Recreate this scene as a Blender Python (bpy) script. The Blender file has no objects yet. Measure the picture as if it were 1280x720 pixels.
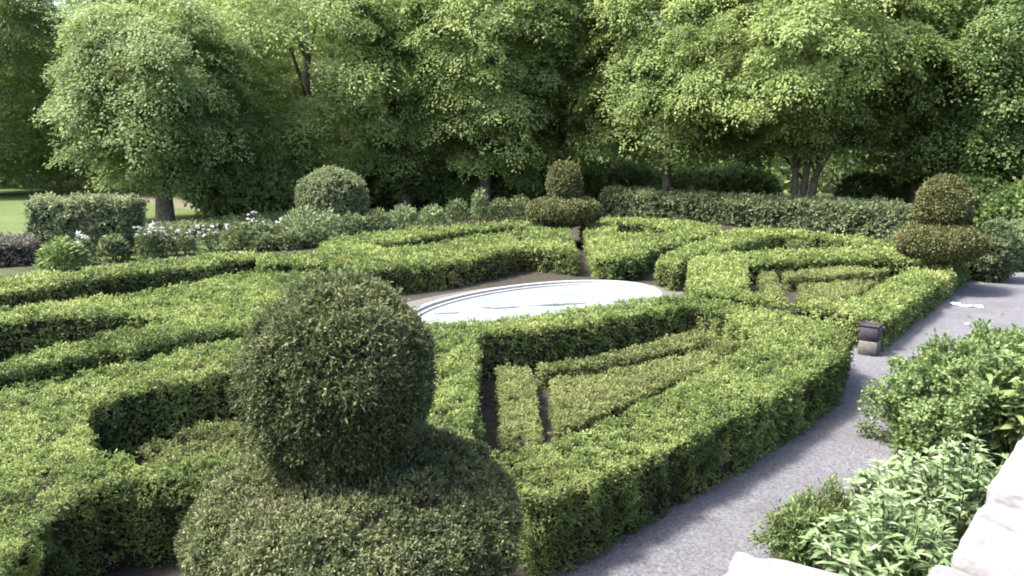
import bpy, math
import numpy as np
from mathutils import Vector, Matrix
from mathutils.geometry import tessellate_polygon

scene = bpy.context.scene
col = scene.collection

# ------------------------------------------------------------------ camera
F_PX, PITCH, ROLL, CAM_H = 1000.0, 0.186, 0.006, 4.0
cam_data = bpy.data.cameras.new('camera')
cam = bpy.data.objects.new('camera', cam_data)
col.objects.link(cam)
cam_data.sensor_width = 36.0
cam_data.lens = F_PX / 1280.0 * 36.0
cam_data.clip_end = 2000.0
cam.matrix_world = Matrix.Translation((0, 0, CAM_H)) @ Matrix.Rotation(math.pi / 2 - PITCH, 4, 'X') @ Matrix.Rotation(ROLL, 4, 'Z')
scene.camera = cam


def U(px, py, z=0.0):
    """survey helper: where the sight line through a photo point meets the level plane z"""
    dx, dy = px - 640.0, py - 360.0
    cr, sr = math.cos(ROLL), math.sin(ROLL)
    x, y = cr * dx + sr * dy, -sr * dx + cr * dy
    c, s = math.cos(PITCH), math.sin(PITCH)
    vy, vz = F_PX * c - y * s, -F_PX * s - y * c
    t = (z - CAM_H) / vz
    return np.array([x * t, vy * t])


def at_depth(px, d):
    """x of a photo column at plan distance d"""
    return (px - 640.0) / F_PX * d * 1.0


# ------------------------------------------------------------------ light
SUN_EL, SUN_AZ = math.radians(58), math.radians(-98)     # azimuth from +Y, clockwise
sdir = Vector((math.sin(SUN_AZ) * math.cos(SUN_EL), math.cos(SUN_AZ) * math.cos(SUN_EL), math.sin(SUN_EL)))
ld = bpy.data.lights.new('sun', 'SUN')
ld.energy = 4.1
ld.angle = math.radians(9)
ld.color = (1.0, 0.95, 0.86)
lo = bpy.data.objects.new('sun', ld)
col.objects.link(lo)
lo.rotation_euler = sdir.to_track_quat('Z', 'Y').to_euler()
lo.location = sdir * 60
world = bpy.data.worlds.new('World')
scene.world = world
world.use_nodes = True
nt = world.node_tree
sky = nt.nodes.new('ShaderNodeTexSky')
sky.sky_type = 'NISHITA'
sky.sun_disc = False
sky.sun_elevation = SUN_EL
sky.sun_rotation = SUN_AZ
sky.air_density = 1.2
sky.dust_density = 5.0
sky.ozone_density = 0.6
nt.links.new(sky.outputs[0], nt.nodes['Background'].inputs[0])
nt.nodes['Background'].inputs[1].default_value = 0.15
vs = scene.view_settings
vs.view_transform = 'Standard'
vs.look = 'None'
vs.exposure = 1.85
vs.gamma = 1.0
vs.use_curve_mapping = False
scene.cycles.max_bounces = 7
scene.cycles.diffuse_bounces = 4
scene.cycles.transmission_bounces = 5
scene.cycles.transparent_max_bounces = 6
scene.cycles.use_denoising = True
scene.cycles.filter_width = 1.9

# ------------------------------------------------------------------ materials
MATS = {}


def new_mat(name):
    m = bpy.data.materials.new(name)
    m.use_nodes = True
    n = m.node_tree.nodes
    n.clear()
    out = n.new('ShaderNodeOutputMaterial')
    MATS[name] = m
    return m, n, m.node_tree.links, out


def leaf_mat(name, stops, dry=(0.16, 0.11, 0.05), transl=0.35, rough=0.55, spec=0.25):
    """leaf colour: per-leaf random value through a ramp, mixed with a dry tint"""
    m, n, l, out = new_mat(name)
    a = n.new('ShaderNodeAttribute'); a.attribute_name = 'rnd'
    ramp = n.new('ShaderNodeValToRGB')
    el = ramp.color_ramp.elements
    while len(el) < len(stops):
        el.new(0.5)
    for i, (p, c) in enumerate(stops):
        el[i].position = p
        el[i].color = (*c, 1)
    l.new(a.outputs['Fac'], ramp.inputs[0])
    d = n.new('ShaderNodeAttribute'); d.attribute_name = 'dry'
    mix = n.new('ShaderNodeMixRGB')
    mix.inputs[2].default_value = (*dry, 1)
    l.new(d.outputs['Fac'], mix.inputs[0])
    l.new(ramp.outputs[0], mix.inputs[1])
    b = n.new('ShaderNodeBsdfPrincipled')
    b.inputs['Roughness'].default_value = rough
    b.inputs['Specular IOR Level'].default_value = spec
    l.new(mix.outputs[0], b.inputs['Base Color'])
    t = n.new('ShaderNodeBsdfTranslucent')
    hs = n.new('ShaderNodeHueSaturation')
    hs.inputs['Saturation'].default_value = 1.1
    hs.inputs['Value'].default_value = 1.15
    l.new(mix.outputs[0], hs.inputs['Color'])
    l.new(hs.outputs[0], t.inputs[0])
    ms = n.new('ShaderNodeMixShader')
    ms.inputs[0].default_value = transl
    l.new(b.outputs[0], ms.inputs[1])
    l.new(t.outputs[0], ms.inputs[2])
    l.new(ms.outputs[0], out.inputs[0])
    return m


def rough_mat(name, c1, c2, scale=5.0, detail=6.0, bump=0.3, rough=0.9, c3=None, scale3=1.0, thr3=(0.55, 0.7), bscale=None, bdist=0.02, spec=0.2):
    m, n, l, out = new_mat(name)
    tc = n.new('ShaderNodeTexCoord')
    nz = n.new('ShaderNodeTexNoise')
    nz.inputs['Scale'].default_value = scale
    nz.inputs['Detail'].default_value = detail
    nz.inputs['Roughness'].default_value = 0.65
    l.new(tc.outputs['Object'], nz.inputs['Vector'])
    r = n.new('ShaderNodeValToRGB')
    r.color_ramp.elements[0].position = 0.35
    r.color_ramp.elements[0].color = (*c1, 1)
    r.color_ramp.elements[1].position = 0.65
    r.color_ramp.elements[1].color = (*c2, 1)
    l.new(nz.outputs['Fac'], r.inputs[0])
    base = r.outputs[0]
    if c3 is not None:
        n3 = n.new('ShaderNodeTexNoise')
        n3.inputs['Scale'].default_value = scale3
        n3.inputs['Detail'].default_value = 5.0
        l.new(tc.outputs['Object'], n3.inputs['Vector'])
        r3 = n.new('ShaderNodeValToRGB')
        r3.color_ramp.elements[0].position = thr3[0]
        r3.color_ramp.elements[1].position = thr3[1]
        l.new(n3.outputs['Fac'], r3.inputs[0])
        mx = n.new('ShaderNodeMixRGB')
        mx.inputs[2].default_value = (*c3, 1)
        l.new(r3.outputs[0], mx.inputs[0])
        l.new(base, mx.inputs[1])
        base = mx.outputs[0]
    b = n.new('ShaderNodeBsdfPrincipled')
    b.inputs['Roughness'].default_value = rough
    b.inputs['Specular IOR Level'].default_value = spec
    l.new(base, b.inputs['Base Color'])
    nb = n.new('ShaderNodeTexNoise')
    nb.inputs['Scale'].default_value = bscale or scale * 3
    nb.inputs['Detail'].default_value = 6.0
    l.new(tc.outputs['Object'], nb.inputs['Vector'])
    bp = n.new('ShaderNodeBump')
    bp.inputs['Strength'].default_value = bump
    bp.inputs['Distance'].default_value = bdist
    l.new(nb.outputs['Fac'], bp.inputs['Height'])
    l.new(bp.outputs[0], b.inputs['Normal'])
    l.new(b.outputs[0], out.inputs[0])
    return m


M_BOX = leaf_mat('clipped_hedge_leaf', [(0.0, (0.036, 0.058, 0.018)), (0.4, (0.115, 0.162, 0.050)), (0.8, (0.215, 0.272, 0.090)), (1.0, (0.310, 0.350, 0.140))], dry=(0.18, 0.125, 0.055))
M_LOW = leaf_mat('dwarf_hedge_leaf', [(0.0, (0.060, 0.078, 0.028)), (0.5, (0.150, 0.180, 0.066)), (1.0, (0.230, 0.258, 0.105))], dry=(0.15, 0.12, 0.06))
M_YEW = leaf_mat('yew_needle', [(0.0, (0.024, 0.036, 0.016)), (0.5, (0.078, 0.099, 0.044)), (0.85, (0.148, 0.170, 0.082)), (1.0, (0.235, 0.250, 0.135))], dry=(0.14, 0.09, 0.05), transl=0.25, rough=0.65, spec=0.15)
M_YEWB = leaf_mat('yew_needle_brownish', [(0.0, (0.040, 0.050, 0.018)), (0.5, (0.095, 0.108, 0.042)), (1.0, (0.165, 0.168, 0.075))], dry=(0.13, 0.085, 0.045), transl=0.2, rough=0.5)
M_GREYG = leaf_mat('grey_green_leaf', [(0.0, (0.045, 0.068, 0.032)), (0.5, (0.115, 0.150, 0.074)), (1.0, (0.205, 0.245, 0.130))], dry=(0.12, 0.10, 0.06))
M_T_SILV = leaf_mat('silvery_tree_leaf', [(0.0, (0.080, 0.125, 0.040)), (0.5, (0.185, 0.245, 0.095)), (1.0, (0.310, 0.370, 0.165))], transl=0.45)
M_T_MID = leaf_mat('mid_green_tree_leaf', [(0.0, (0.080, 0.130, 0.040)), (0.5, (0.180, 0.250, 0.085)), (1.0, (0.290, 0.360, 0.140))], transl=0.45)
M_T_LIME = leaf_mat('lime_tree_leaf', [(0.0, (0.065, 0.108, 0.032)), (0.5, (0.160, 0.225, 0.072)), (1.0, (0.270, 0.335, 0.125))], transl=0.42)
M_T_DARK = leaf_mat('dark_tree_leaf', [(0.0, (0.038, 0.070, 0.022)), (0.5, (0.090, 0.145, 0.048)), (1.0, (0.160, 0.225, 0.080))], transl=0.38)
M_FELT = leaf_mat('pale_felty_leaf', [(0.0, (0.068, 0.112, 0.046)), (0.5, (0.150, 0.212, 0.100)), (1.0, (0.32, 0.375, 0.25))], transl=0.25, rough=0.75)
M_BUSH = leaf_mat('bed_bush_leaf', [(0.0, (0.05, 0.088, 0.026)), (0.5, (0.115, 0.172, 0.062)), (1.0, (0.200, 0.262, 0.110))], dry=(0.2, 0.13, 0.06), transl=0.3)
M_LIGHTG = leaf_mat('light_green_leaf', [(0.0, (0.085, 0.13, 0.045)), (0.5, (0.155, 0.215, 0.08)), (1.0, (0.26, 0.32, 0.15))], transl=0.3)
M_PALEG = leaf_mat('pale_green_leaf', [(0.0, (0.09, 0.13, 0.06)), (0.5, (0.17, 0.225, 0.115)), (1.0, (0.27, 0.32, 0.19))], transl=0.3)
M_PETAL = leaf_mat('white_petal', [(0.0, (0.42, 0.43, 0.43)), (1.0, (0.66, 0.66, 0.66))], transl=0.2)
M_GRASSB = leaf_mat('grass_blade', [(0.0, (0.05, 0.10, 0.02)), (1.0, (0.12, 0.18, 0.05))], transl=0.3)
M_CORE = rough_mat('hedge_inner_twigs', (0.012, 0.010, 0.007), (0.050, 0.038, 0.026), scale=16, bump=0.8, bscale=40, bdist=0.05)
M_BARK = rough_mat('bark', (0.07, 0.063, 0.052), (0.19, 0.172, 0.15), scale=6, bump=0.8, bdist=0.05)
M_SOIL = rough_mat('garden_soil', (0.018, 0.0165, 0.013), (0.042, 0.038, 0.030), scale=7, bump=0.6, bdist=0.04)
M_WOODF = rough_mat('wood_floor', (0.022, 0.030, 0.012), (0.055, 0.062, 0.026), scale=1.2, bump=0.5, bdist=0.08, c3=(0.06, 0.05, 0.03), scale3=0.6)
M_LAWN = rough_mat('lawn', (0.048, 0.074, 0.022), (0.070, 0.098, 0.032), scale=2.0, bump=0.4, bscale=60, bdist=0.03, c3=(0.082, 0.098, 0.042), scale3=0.25)
M_GRAVEL = rough_mat('gravel', (0.074, 0.0735, 0.086), (0.168, 0.167, 0.190), scale=26, detail=8, bump=1.0, bscale=70, bdist=0.03, c3=(0.088, 0.085, 0.092), scale3=0.9, thr3=(0.5, 0.78))
M_DUST = rough_mat('beaten_gravel', (0.075, 0.073, 0.072), (0.115, 0.112, 0.112), scale=20, bump=0.6, bscale=80)
M_TRACK = rough_mat('sandy_track', (0.075, 0.074, 0.052), (0.11, 0.105, 0.078), scale=6, bump=0.3)
M_STONE = rough_mat('white_stone', (0.148, 0.147, 0.152), (0.205, 0.204, 0.208), scale=5, bump=0.5, bscale=22, bdist=0.015, rough=0.8, c3=(0.075, 0.070, 0.070), scale3=6.5, thr3=(0.53, 0.72))
M_RIM = rough_mat('basin_stone', (0.19, 0.19, 0.198), (0.26, 0.26, 0.268), scale=9, bump=0.4, rough=0.8, c3=(0.10, 0.098, 0.096), scale3=3, thr3=(0.6, 0.75))
M_POOL = rough_mat('pale_basin_paint', (0.145, 0.172, 0.182), (0.185, 0.205, 0.212), scale=1.3, bump=0.1, rough=0.5, c3=(0.12, 0.155, 0.172), scale3=0.7, thr3=(0.45, 0.7))
M_WET = rough_mat('wet_grime', (0.05, 0.064, 0.064), (0.115, 0.135, 0.14), scale=8, bump=0.1, rough=0.25)
M_PLINTH = rough_mat('grey_stone', (0.075, 0.073, 0.07), (0.125, 0.12, 0.115), scale=8, bump=0.5, rough=0.85)
M_POT = rough_mat('dark_lead_planter', (0.025, 0.020, 0.032), (0.055, 0.045, 0.062), scale=7, bump=0.3, rough=0.6)
M_PAPER = rough_mat('white_paper', (0.70, 0.70, 0.72), (0.82, 0.82, 0.84), scale=9, bump=0.2, rough=0.8)
M_STALK = rough_mat('dry_stalk', (0.16, 0.11, 0.07), (0.26, 0.18, 0.11), scale=9, bump=0.2)
M_STEM = rough_mat('green_stem', (0.06, 0.10, 0.03), (0.11, 0.15, 0.06), scale=9, bump=0.2)

# ------------------------------------------------------------------ numpy geometry
rng = np.random.default_rng(11)


def unit(v):
    return v / np.maximum(np.linalg.norm(v, axis=-1, keepdims=True), 1e-9)


def _hash(i, j, k, seed):
    n = (i * 374761393 + j * 668265263 + k * 2147483647 + seed * 1274126177) & 0xFFFFFFFF
    n = ((n ^ (n >> 13)) * 1274126177) & 0xFFFFFFFF
    n = n ^ (n >> 16)
    return (n & 0xFFFF) / 65535.0


def noise3(P, freq, seed=0):
    Q = P * freq + 1000.0
    I = np.floor(Q).astype(np.int64)
    w = Q - I
    w = w * w * (3 - 2 * w)
    i, j, k = I[:, 0], I[:, 1], I[:, 2]
    r = 0
    for a in (0, 1):
        for b in (0, 1):
            for c in (0, 1):
                r = r + _hash(i + a, j + b, k + c, seed) * (w[:, 0] if a else 1 - w[:, 0]) * (w[:, 1] if b else 1 - w[:, 1]) * (w[:, 2] if c else 1 - w[:, 2])
    return r * 2 - 1


class Geo:
    """collects quads and tris with a material slot and leaf values, then links ONE mesh object"""

    def __init__(self):
        self.v, self.q, self.t, self.n = [], [], [], 0

    def quads(self, V, Q, mi=0, rnd=0.5, dry=0.0):
        V = np.asarray(V, float).reshape(-1, 3); Q = np.asarray(Q, np.int64).reshape(-1, 4)
        m = len(Q)
        self.v.append(V)
        self.q.append((Q + self.n, np.full(m, mi), np.broadcast_to(rnd, (m,)), np.broadcast_to(dry, (m,))))
        self.n += len(V)

    def tris(self, V, T, mi=0):
        V = np.asarray(V, float).reshape(-1, 3); T = np.asarray(T, np.int64).reshape(-1, 3)
        self.v.append(V)
        self.t.append((T + self.n, np.full(len(T), mi)))
        self.n += len(V)

    def build(self, name, mats, origin=(0, 0, 0), parent=None, smooth=False):
        V = np.concatenate(self.v) - np.asarray(origin, float)
        me = bpy.data.meshes.new(name)
        me.vertices.add(len(V))
        me.vertices.foreach_set('co', V.astype(np.float32).ravel())
        nq = sum(len(a[0]) for a in self.q); ntr = sum(len(a[0]) for a in self.t)
        loops, mi, rnd, dry = [], [], [], []
        for a in self.q:
            loops.append(a[0].ravel()); mi.append(a[1]); rnd.append(a[2]); dry.append(a[3])
        for a in self.t:
            loops.append(a[0].ravel()); mi.append(a[1]); rnd.append(np.full(len(a[0]), .5)); dry.append(np.zeros(len(a[0])))
        loops = np.concatenate(loops)
        me.loops.add(len(loops))
        me.loops.foreach_set('vertex_index', loops.astype(np.int32))
        me.polygons.add(nq + ntr)
        st = np.concatenate([np.arange(nq) * 4, nq * 4 + np.arange(ntr) * 3])
        me.polygons.foreach_set('loop_start', st.astype(np.int32))
        me.polygons.foreach_set('material_index', np.concatenate(mi).astype(np.int32))
        for nm, arr in (('rnd', rnd), ('dry', dry)):
            at = me.attributes.new(nm, 'FLOAT', 'FACE')
            at.data.foreach_set('value', np.concatenate(arr).astype(np.float32))
        if smooth:
            me.polygons.foreach_set('use_smooth', np.ones(nq + ntr, bool))
        for m in mats:
            me.materials.append(m)
        me.update(calc_edges=True)
        o = bpy.data.objects.new(name, me)
        col.objects.link(o)
        if parent is not None:
            o.parent = parent
        else:
            o.location = tuple(origin)
        return o


def tag(o, label=None, cat=None, group=None, kind=None):
    if label: o['label'] = label
    if cat: o['category'] = cat
    if group: o['group'] = group
    if kind: o['kind'] = kind
    return o


def thing(name, loc, label, cat, group=None):
    o = bpy.data.objects.new(name, None)
    col.objects.link(o)
    o.location = tuple(loc)
    o.empty_display_size = 0.2
    return tag(o, label, cat, group)


def leaves(g, P, D, N, L, W, mi=0, rnd=0.5, dry=0.0, fold=0.12):
    """one four-point leaf per row: base, left, tip, right, the middle lifted off the plane"""
    D = unit(D); S = unit(np.cross(D, N)); N2 = np.cross(S, D)
    L = np.broadcast_to(L, (len(P),))[:, None]; W = np.broadcast_to(W, (len(P),))[:, None]
    mid = P + D * L * 0.45 + N2 * L * fold
    V = np.stack([P, mid + S * W * .5, P + D * L, mid - S * W * .5], 1).reshape(-1, 3)
    Q = np.arange(len(P) * 4).reshape(-1, 4)
    g.quads(V, Q, mi, rnd, dry)


def sprigs(g, P, N, per, slen, ll, lw, mi=0, rnd=None, dry=None, out=0.6, up=0.25, jit=0.8, spread=0.75, nj=.55):
    """leafy twig tips: 'per' leaves set along a short invisible twig that leaves the surface"""
    n = len(P)
    if n == 0:
        return
    slen = np.broadcast_to(slen, (n,)); ll = np.broadcast_to(ll, (n,)); lw = np.broadcast_to(lw, (n,))
    d = unit(N * out + rng.normal(size=(n, 3)) * jit * 0.6 + np.array([0, 0, up]))
    rp = np.repeat
    t = np.tile(np.linspace(0.0, 1.0, per), n)
    Pd = rp(P, per, 0) + rp(d, per, 0) * (t * rp(slen, per))[:, None]
    dl = unit(rp(d, per, 0) + rng.normal(size=(n * per, 3)) * spread)
    nl = unit(rp(N, per, 0) + np.array([0, 0, .4]) + rng.normal(size=(n * per, 3)) * nj)
    s = rng.uniform(.7, 1.25, n * per)
    r = np.full(n, .5) if rnd is None else np.broadcast_to(rnd, (n,))
    rr = np.clip(rp(r, per) + rng.normal(size=n * per) * .12 + (t - .5) * .12, 0, 1)
    dd = np.zeros(n) if dry is None else np.broadcast_to(dry, (n,))
    leaves(g, Pd, dl, nl, rp(ll, per) * s, rp(lw, per) * s, mi, rr, np.clip(rp(dd, per), 0, 1))


def inpoly(P, poly):
    x, y = P[:, 0], P[:, 1]
    c = np.zeros(len(P), bool)
    for (x0, y0), (x1, y1) in zip(poly, np.roll(poly, -1, 0)):
        if y0 == y1:
            continue
        k = ((y0 > y) != (y1 > y)) & (x < (x1 - x0) * (y - y0) / (y1 - y0) + x0)
        c ^= k
    return c


def edge_dist(P, polys):
    best = np.full(len(P), 1e9); nx = np.zeros((len(P), 2))
    for poly in polys:
        for a, b in zip(poly, np.roll(poly, -1, 0)):
            ab = b - a
            t = np.clip(((P - a) @ ab) / max(ab @ ab, 1e-9), 0, 1)
            v = P - (a + t[:, None] * ab)
            d = np.linalg.norm(v, axis=1)
            k = d < best
            best[k] = d[k]; nx[k] = -v[k] / np.maximum(d[k], 1e-6)[:, None]
    return best, nx


def ccw(p):
    p = np.asarray(p, float)
    a = np.sum(p[:, 0] * np.roll(p[:, 1], -1) - np.roll(p[:, 0], -1) * p[:, 1])
    return p if a > 0 else p[::-1].copy()


def resample(p, step):
    out = []
    for a, b in zip(p, np.roll(p, -1, 0)):
        n = max(1, int(np.ceil(np.linalg.norm(b - a) / step)))
        for k in range(n):
            out.append(a + (b - a) * k / n)
    return np.array(out)


def smooth_poly(p, cut=.06):
    q = np.roll(p, -1, 0)
    L = np.linalg.norm(q - p, axis=1)[:, None]
    t = np.minimum(cut / np.maximum(L, 1e-6), .3)
    return np.stack([p * (1 - t) + q * t, p * t + q * (1 - t)], 1).reshape(-1, 2)


def inset(p, d):
    e = unit(np.roll(p, -1, 0) - p)
    nrm = np.stack([-e[:, 1], e[:, 0]], 1)      # left of a ccw edge = inside
    m = unit(nrm + np.roll(nrm, 1, 0))
    k = 1 / np.maximum((m * nrm).sum(1), .5)
    return p + m * (d * k)[:, None]


def cam_dist(P):
    return np.linalg.norm(P - np.array([0, 0, CAM_H]), axis=1)


def hedge(name, label, cat, outer, holes=(), top=.76, mat=None, group=None, seed=1, dens=1.0, lime=0.5, dryamt=0.25, rough=0.06, shoulder=0.10, size=1.0, minsize=0.019, bare=0.35, base=0.0, sink=None):
    """clipped hedge: twiggy inner body and a skin of leafy twig tips, following a plan outline"""
    mat = mat or M_BOX
    outer = smooth_poly(ccw(outer))
    holes = [smooth_poly(ccw(h)) for h in holes]
    polys = [outer] + holes
    g = Geo()
    # inner body
    ci = min(.10 + 1.3 * size * max(minsize, .0025 * np.hypot(*outer.mean(0))), .22)
    loops = [inset(outer, ci)] + [inset(h, -ci) for h in holes]
    zt = top - ci
    tv = [[Vector((x, y, 0)) for x, y in lp] for lp in loops]
    T = tessellate_polygon(tv)
    flat = np.concatenate(loops)
    g.tris(np.column_stack([flat, np.full(len(flat), zt)]), [t for t in T], 1)
    for lp in loops:
        n = len(lp)
        V = np.concatenate([np.column_stack([lp, np.full(n, base - .02)]), np.column_stack([lp, np.full(n, zt)])])
        i = np.arange(n); j = (i + 1) % n
        g.quads(V, np.stack([i, j, j + n, i + n], 1), 1)
    lo, hi = outer.min(0), outer.max(0)
    c0 = (lo + hi) / 2
    per = 5
    # size grows with distance so that leaves stay about two pixels
    def lsz(P):
        return np.maximum(minsize, 0.0025 * cam_dist(P)) * size
    dmin = max(3.0, min(np.linalg.norm(np.append(p, 1.0) - np.array([0, 0, CAM_H])) for p in outer))
    smin = max(minsize, .0025 * dmin) * size
    rho = 3.0 * dens / (0.45 * smin * smin) / per      # sprigs per square metre at the nearest point
    # top
    A = (hi - lo).prod()
    n = int(A * rho)
    P2 = lo + rng.random((n, 2)) * (hi - lo)
    k = inpoly(P2, outer)
    for h in holes:
        k &= ~inpoly(P2, h)
    P2 = P2[k]
    d, nx = edge_dist(P2, polys)
    sh = shoulder
    u = np.clip(1 - d / sh, 0, 1)
    z = top - sh * (1 - np.sqrt(np.clip(1 - u * u, 0, 1))) * .8
    Nt = np.column_stack([nx * (u * .9)[:, None], 1 - u * .55])
    Pt = np.column_stack([P2, z])
    # sides
    Ps, Ns = [], []
    for poly, sgn in [(outer, 1)] + [(h, -1) for h in holes]:
        for a, b in zip(poly, np.roll(poly, -1, 0)):
            e = b - a; L = np.linalg.norm(e)
            m = rng.poisson(L * (top - base) * rho)
            if m == 0:
                continue
            t = rng.random(m); zz = base + rng.random(m) * (top - base - sh * .5)
            keep = rng.random(m) < .8 * np.clip(1 - bare + (zz - base) / (top - base) * bare * 2.2, 0, 1)
            t, zz = t[keep], zz[keep]
            nn = np.array([e[1], -e[0]]) / L * sgn
            Ps.append(np.column_stack([a + t[:, None] * e, zz]))
            Ns.append(np.tile([nn[0], nn[1], .18], (len(t), 1)))
    P = np.concatenate([Pt] + Ps); N = unit(np.concatenate([Nt] + Ns))
    s = lsz(P)
    k = rng.random(len(P)) < (smin / s) ** 2
    P, N, s = P[k], N[k], s[k]
    disp = noise3(P, 1.6, seed) * rough * .9 + noise3(P, 5.5, seed + 3) * rough * 1.0 + noise3(P, 11, seed + 5) * rough * 1.1 - np.clip(noise3(P, 7.5, seed + 21) - .25, 0, 1) * .16
    P = P + N * (disp - np.where(N[:, 2] > .75, s * .6, s * 1.2) - .008 - rng.random(len(P)) * np.where(N[:, 2] > .6, .03, .075))[:, None]
    tone = noise3(P, .8, seed + 7) * .28 + noise3(P, 2.8, seed + 9) * .26 + noise3(P, 8, seed + 15) * .26
    r = lime + tone + rng.normal(size=len(P)) * .10 - np.where(N[:, 2] < .5, .16, 0.0)     # side leaves darkened: shade painted into the colour, besides fresher tips on top
    dr = np.clip((noise3(P, .7, seed + 11) * .6 + noise3(P, 3.1, seed + 13) * .5 - .25) * 1.5, 0, 1) * dryamt * 2
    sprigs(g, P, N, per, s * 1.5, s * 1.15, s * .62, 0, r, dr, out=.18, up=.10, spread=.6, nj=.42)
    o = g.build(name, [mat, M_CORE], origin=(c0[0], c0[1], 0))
    return tag(o, label, cat, group)


def tube(g, pts, rad, seg=8, mi=0, cap=True):
    pts = np.asarray(pts, float)
    n = len(pts)
    tan = unit(np.gradient(pts, axis=0))
    ref = np.array([0.3, 1.0, 0.1])
    a = unit(np.cross(tan, ref)); b = np.cross(tan, a)
    th = np.arange(seg) * 2 * np.pi / seg
    V = (pts[:, None] + np.asarray(rad)[:, None, None] * (np.cos(th)[None, :, None] * a[:, None] + np.sin(th)[None, :, None] * b[:, None])).reshape(-1, 3)
    Q = []
    for i in range(n - 1):
        for j in range(seg):
            k = (j + 1) % seg
            Q.append((i * seg + j, i * seg + k, (i + 1) * seg + k, (i + 1) * seg + j))
    g.quads(V, Q, mi)
    if cap:
        Vc = np.concatenate([V[-seg:], pts[-1:]]); g.tris(Vc, [(j, (j + 1) % seg, seg) for j in range(seg)], mi)
        Vc = np.concatenate([V[:seg], pts[:1]]); g.tris(Vc, [((j + 1) % seg, j, seg) for j in range(seg)], mi)


def lathe(g, prof, center, seg=48, mi=0):
    th = np.arange(seg) * 2 * np.pi / seg
    prof = np.asarray(prof, float)
    V = np.stack([np.column_stack([center[0] + r * np.cos(th), center[1] + r * np.sin(th), np.full(seg, z)]) for r, z in prof]).reshape(-1, 3)
    Q = []
    for i in range(len(prof) - 1):
        for j in range(seg):
            k = (j + 1) % seg
            Q.append((i * seg + j, i * seg + k, (i + 1) * seg + k, (i + 1) * seg + j))
    g.quads(V, Q, mi)


def blob(g, center, radii, power, n, sl, ll, lw, seed, per=7, mi=0, core_mi=1, lump=.04, r0=.5, dryamt=.1, zcut=-1.0, up=.2, out=.6, inner=.93, taper=0.0):
    """rounded clipped mass (a superellipsoid of revolution) with a skin of twig tips and an inner body"""
    c = np.asarray(center, float); R = np.asarray(radii, float)
    d = unit(rng.normal(size=(n, 3)))
    rho = np.hypot(d[:, 0], d[:, 1])
    k = (rho ** power + np.abs(d[:, 2]) ** power) ** (-1 / power)
    zn = d[:, 2] * k
    P = c + d * k[:, None] * R * np.column_stack([1 - taper * zn, 1 - taper * zn, np.ones(n)])
    N = unit(np.column_stack([d[:, :2] / R[:2] * (rho ** (power - 2))[:, None], np.sign(d[:, 2]) * np.abs(d[:, 2]) ** (power - 1) / R[2]]))
    keep = (P[:, 2] - c[2]) / R[2] > zcut
    P, N = P[keep], N[keep]
    disp = noise3(P, 2.0, seed) * lump + noise3(P, 6.0, seed + 2) * lump * .7 + noise3(P, 10, seed + 4) * lump * .9
    P = P + N * (disp - sl * .5 - rng.random(len(P)) * sl * .35)[:, None]
    r = r0 + noise3(P, 1.4, seed + 6) * .15 + noise3(P, 5, seed + 8) * .18 + rng.normal(size=len(P)) * .13
    dr = np.clip((noise3(P, 1.1, seed + 10) * .6 + noise3(P, 4.1, seed + 12) * .5 - .2) * 1.5, 0, 1) * dryamt * 2
    sprigs(g, P, N, per, sl, ll, lw, mi, r, dr, out=out, up=up, jit=.9)
    if core_mi is not None:
        th = np.linspace(-np.pi / 2, np.pi / 2, 13)
        prof = []
        for t in th:
            cr, sz = math.cos(t), math.sin(t)
            kk = (abs(cr) ** power + abs(sz) ** power) ** (-1 / power)
            prof.append((max(cr * kk * (1 - taper * sz * kk) * (R[0] * inner - sl * .3), .004), c[2] + sz * kk * (R[2] * inner - sl * .3)))
        lathe(g, prof, c, 28, core_mi)


# leaf with a midrib fold and a curl, for plants near enough to show whole leaves
def big_leaves(g, P, D, N, L, W, mi=0, rnd=.5, curl=.35, fold=.18, dry=0.0):
    n = len(P)
    D = unit(D); S = unit(np.cross(D, N)); N2 = np.cross(S, D)
    L = np.broadcast_to(L, (n,)); W = np.broadcast_to(W, (n,)); curl = np.broadcast_to(curl, (n,))
    ts = np.array([0, .22, .5, .78, 1.0]); ws = np.array([.10, .8, 1.0, .66, .03])
    V = np.zeros((n, 5, 3, 3))
    for i, (t, w) in enumerate(zip(ts, ws)):
        x = L * t; zc = -curl * L * t * t
        ctr = P + D * x[:, None] + N2 * zc[:, None]
        for j, sgn in enumerate((-1, 0, 1)):
            V[:, i, j] = ctr + S * (sgn * W * .5 * w)[:, None] + N2 * (abs(sgn) * W * w * fold)[:, None]
    base = (np.arange(n) * 15)[:, None]
    q = []
    for i in range(4):
        for j in range(2):
            q.append([i * 3 + j, i * 3 + j + 1, (i + 1) * 3 + j + 1, (i + 1) * 3 + j])
    Q = (base[:, :, None] + np.array(q)[None]).reshape(-1, 4)
    g.quads(V.reshape(-1, 3), Q, mi, np.repeat(np.broadcast_to(rnd, (n,)), 8), np.repeat(np.broadcast_to(dry, (n,)), 8))


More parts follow.
